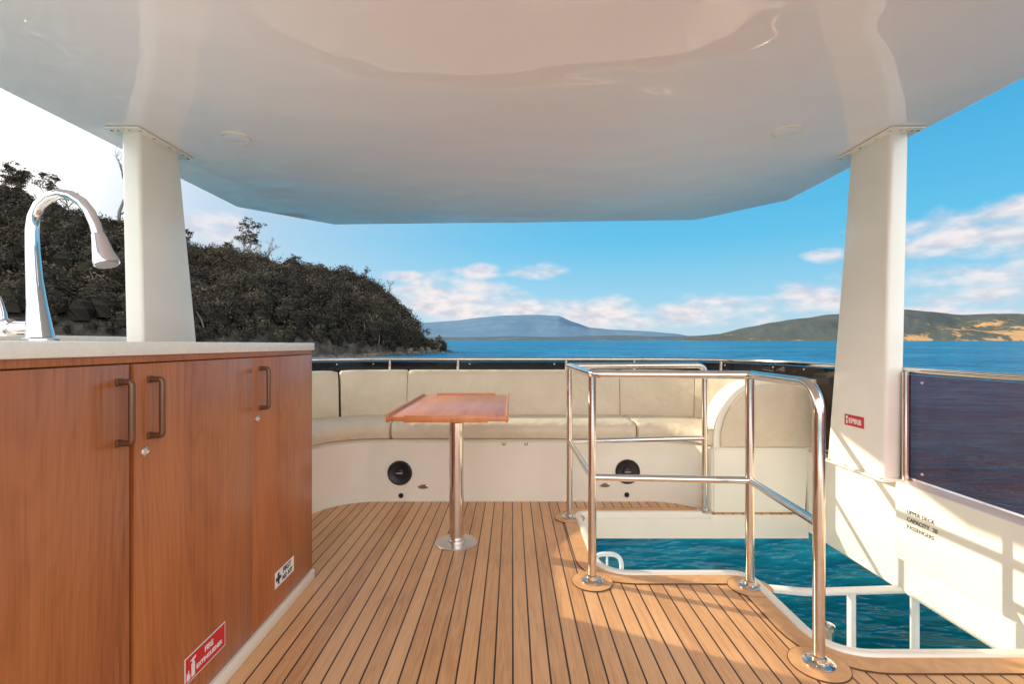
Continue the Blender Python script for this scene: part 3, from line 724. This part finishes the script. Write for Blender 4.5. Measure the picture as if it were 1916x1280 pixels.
def hillmat(name, stops, sc_, haze, hcol=(0.30, 0.42, 0.58)):
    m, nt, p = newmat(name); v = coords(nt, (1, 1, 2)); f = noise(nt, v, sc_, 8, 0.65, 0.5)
    c = mix(nt, haze, ramp(nt, f, stops), hcol); nt.links.new(c, p.inputs['Base Color'])  # distance haze is blended into the slope colour
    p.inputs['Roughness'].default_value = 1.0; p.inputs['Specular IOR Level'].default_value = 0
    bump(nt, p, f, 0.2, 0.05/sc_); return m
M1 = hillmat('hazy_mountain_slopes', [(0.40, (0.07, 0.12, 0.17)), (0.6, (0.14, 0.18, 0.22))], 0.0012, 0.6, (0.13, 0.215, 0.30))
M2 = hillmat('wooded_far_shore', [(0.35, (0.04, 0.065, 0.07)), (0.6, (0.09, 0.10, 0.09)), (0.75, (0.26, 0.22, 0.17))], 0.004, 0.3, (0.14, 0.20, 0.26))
def farm():
    m, nt, p = newmat('dry_farmland'); v = coords(nt, (1, 1, 1))
    f = noise(nt, v, 0.0045, 7, 0.6, 0.8); f2 = noise(nt, v, 0.03, 5, 0.7)
    sx = nt.nodes.new('ShaderNodeSeparateXYZ'); nt.links.new(v, sx.inputs[0])
    hz = math_(nt, 'DIVIDE', sx.outputs['Z'], 190.0)
    xx = math_(nt, 'DIVIDE', math_(nt, 'ADD', sx.outputs['X'], 200.0), 1500.0)
    xx = math_(nt, 'MINIMUM', math_(nt, 'MAXIMUM', xx, -1.0), 0.3)
    hz = math_(nt, 'SUBTRACT', hz, math_(nt, 'MULTIPLY', xx, 0.6)); hz = math_(nt, 'ADD', hz, 0.06)
    hz = math_(nt, 'ADD', hz, math_(nt, 'MULTIPLY', math_(nt, 'SUBTRACT', f, 0.5), 1.9))
    ff = math_(nt, 'ADD', hz, math_(nt, 'MULTIPLY', math_(nt, 'SUBTRACT', f2, 0.5), 1.0), clamp=False)
    c = ramp(nt, ff, [(0.02, (0.10, 0.095, 0.045)), (0.1, (0.58, 0.31, 0.11)), (0.46, (0.52, 0.27, 0.10)), (0.58, (0.085, 0.085, 0.05)), (1.0, (0.07, 0.075, 0.06))])
    c = mix(nt, 0.12, c, (0.24, 0.28, 0.34)); nt.links.new(c, p.inputs['Base Color']); p.inputs['Roughness'].default_value = 1; p.inputs['Specular IOR Level'].default_value = 0  # bluish aerial haze mixed into the field colours
    bump(nt, p, f2, 0.8, 12); return m
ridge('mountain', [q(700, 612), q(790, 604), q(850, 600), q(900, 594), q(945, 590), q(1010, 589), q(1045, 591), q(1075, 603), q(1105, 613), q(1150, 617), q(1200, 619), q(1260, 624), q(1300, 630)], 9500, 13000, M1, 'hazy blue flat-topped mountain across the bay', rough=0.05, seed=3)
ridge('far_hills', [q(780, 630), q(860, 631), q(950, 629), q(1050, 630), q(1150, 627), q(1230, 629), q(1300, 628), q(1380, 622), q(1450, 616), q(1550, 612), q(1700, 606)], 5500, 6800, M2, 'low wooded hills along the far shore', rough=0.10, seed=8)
ridge('coastal_hill', [q(1280, 633), q(1340, 625), q(1400, 612), q(1450, 602), q(1500, 594), q(1550, 588), q(1620, 587), q(1690, 578), q(1740, 583), q(1800, 588), q(1860, 586), q(1960, 589), q(2300, 590)], 2600, 3500, farm(), 'coastal hill with golden paddocks and scrub', rough=0.16, seed=5, cols=220)

# ================================================================== WORLD
w = bpy.data.worlds.new('World'); sc.world = w; w.use_nodes = True; nt = w.node_tree
bg = nt.nodes['Background']
STR = 0.15
sunv = Vector((-2.2, 0.95, 1.0)).normalized()
elev = math.asin(sunv.z); azm = math.atan2(sunv.x, sunv.y)
sky = nt.nodes.new('ShaderNodeTexSky'); sky.sky_type = 'NISHITA'; sky.sun_disc = False
sky.sun_elevation = elev; sky.sun_rotation = azm; sky.altitude = 0; sky.air_density = 1.0; sky.dust_density = 0.8; sky.ozone_density = 2.0
tc = nt.nodes.new('ShaderNodeTexCoord'); sx = nt.nodes.new('ShaderNodeSeparateXYZ'); nt.links.new(tc.outputs['Generated'], sx.inputs[0])
def S(c): return tuple(v/STR for v in c)
grad = ramp(nt, sx.outputs['Z'], [(0.0, S((0.60, 0.76, 0.88))), (0.06, S((0.38, 0.70, 0.90))), (0.2, S((0.11, 0.57, 0.88))), (0.45, S((0.02, 0.40, 0.78))), (1.0, S((0.06, 0.34, 0.66)))])
base = mix(nt, 0.85, sky.outputs[0], grad)
dp = nt.nodes.new('ShaderNodeVectorMath'); dp.operation = 'DOT_PRODUCT'; nt.links.new(tc.outputs['Generated'], dp.inputs[0]); dp.inputs[1].default_value = sunv
def addc(a, fac, col):
    sc1 = nt.nodes.new('ShaderNodeVectorMath'); sc1.operation = 'SCALE'; sc1.inputs[0].default_value = col; nt.links.new(fac, sc1.inputs['Scale'])
    ad = nt.nodes.new('ShaderNodeVectorMath'); ad.operation = 'ADD'; nt.links.new(a, ad.inputs[0]); nt.links.new(sc1.outputs[0], ad.inputs[1]); return ad.outputs[0]
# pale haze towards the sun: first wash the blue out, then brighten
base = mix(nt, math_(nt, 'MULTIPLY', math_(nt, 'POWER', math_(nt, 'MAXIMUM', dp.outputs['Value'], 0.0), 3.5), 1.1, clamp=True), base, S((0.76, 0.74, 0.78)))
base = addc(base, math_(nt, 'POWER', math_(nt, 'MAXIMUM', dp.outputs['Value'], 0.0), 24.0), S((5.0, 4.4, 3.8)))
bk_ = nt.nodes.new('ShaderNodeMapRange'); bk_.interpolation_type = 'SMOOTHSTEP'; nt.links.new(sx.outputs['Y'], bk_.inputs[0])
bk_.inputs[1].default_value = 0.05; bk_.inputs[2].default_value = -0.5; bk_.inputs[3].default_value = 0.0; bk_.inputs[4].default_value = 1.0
base = addc(base, bk_.outputs[0], S((2.15, 1.95, 1.75)))  # warm fill light added to the unseen sky behind the camera
az = math_(nt, 'ARCTAN2', sx.outputs['X'], sx.outputs['Y']); el = math_(nt, 'ARCSINE', sx.outputs['Z'])
blobs = [(840, 562, 100, 40, 1.3), (925, 578, 85, 28, 1.2), (1000, 584, 70, 18, .95), (1110, 586, 85, 24, 1.2), (893, 510, 40, 13, 1.15), (1000, 508, 48, 13, 1.2),
         (755, 517, 40, 9, .85), (400, 430, 80, 34, .95), (1290, 584, 100, 20, .95), (1400, 576, 140, 26, .95), (1530, 560, 100, 34, .95), (1545, 478, 40, 12, 1.05),
         (1800, 435, 200, 44, .98), (1890, 400, 110, 30, .98), (1760, 520, 180, 22, .75), (1860, 555, 170, 24, .85), (1100, 604, 300, 12, .85), (1700, 590, 300, 16, .8)]
cur = None
for (x, y, wx, wy, dn) in blobs:
    r2 = math.sqrt(900**2+(x-958)**2); a0 = math.atan((x-958)/900); e0 = math.atan((644-y)/r2)
    wa = wx*900/(r2*r2); we = wy/r2
    da = math_(nt, 'DIVIDE', math_(nt, 'SUBTRACT', az, a0), wa); de = math_(nt, 'DIVIDE', math_(nt, 'SUBTRACT', el, e0), we)
    rr = math_(nt, 'ADD', math_(nt, 'MULTIPLY', da, da), math_(nt, 'MULTIPLY', de, de))
    v = math_(nt, 'MULTIPLY', math_(nt, 'SUBTRACT', 1.0, math_(nt, 'MULTIPLY', rr, 0.5)), dn)
    cur = v if cur is None else math_(nt, 'MAXIMUM', cur, v)
mpw = nt.nodes.new('ShaderNodeMapping'); mpw.inputs['Scale'].default_value = (1, 1, 2.3); nt.links.new(tc.outputs['Generated'], mpw.inputs[0])
n1 = noise(nt, mpw.outputs[0], 13, 7, 0.52, 0.2); n2 = noise(nt, mpw.outputs[0], 28, 4, 0.5)
f = math_(nt, 'ADD', math_(nt, 'MAXIMUM', cur, -1.0), math_(nt, 'MULTIPLY', math_(nt, 'SUBTRACT', n1, 0.5), 2.7))
f = math_(nt, 'ADD', f, math_(nt, 'MULTIPLY', math_(nt, 'SUBTRACT', n2, 0.5), 0.6))
mr = nt.nodes.new('ShaderNodeMapRange'); mr.interpolation_type = 'SMOOTHSTEP'
nt.links.new(f, mr.inputs[0]); mr.inputs[1].default_value = 0.0; mr.inputs[2].default_value = 1.4
cc = ramp(nt, n2, [(0.35, S((0.68, 0.67, 0.74))), (0.6, S((0.95, 0.87, 0.86)))])
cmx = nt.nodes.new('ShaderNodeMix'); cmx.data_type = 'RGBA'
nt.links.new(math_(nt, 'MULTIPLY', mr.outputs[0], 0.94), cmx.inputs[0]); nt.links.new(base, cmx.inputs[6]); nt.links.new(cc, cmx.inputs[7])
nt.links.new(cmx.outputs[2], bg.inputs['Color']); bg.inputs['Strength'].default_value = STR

L = bpy.data.lights.new('sun', 'SUN'); L.energy = 5.0; L.angle = math.radians(0.5); L.color = (1.0, 0.90, 0.68)
so = bpy.data.objects.new('sun', L); COL.objects.link(so); so.rotation_euler = (-sunv).to_track_quat('-Z', 'Y').to_euler(); so.location = sunv*50

cam = bpy.data.cameras.new('camera'); cam.sensor_width = 36; cam.lens = 36*900/1916; cam.shift_y = 4/1916; cam.clip_start = 0.02; cam.clip_end = 90000
co = bpy.data.objects.new('camera', cam); COL.objects.link(co); co.location = (0, 0, 1.0); co.rotation_euler = (math.radians(90), 0, 0)
sc.camera = co
sc.view_settings.view_transform = 'Standard'; sc.view_settings.look = 'None'; sc.view_settings.exposure = 0
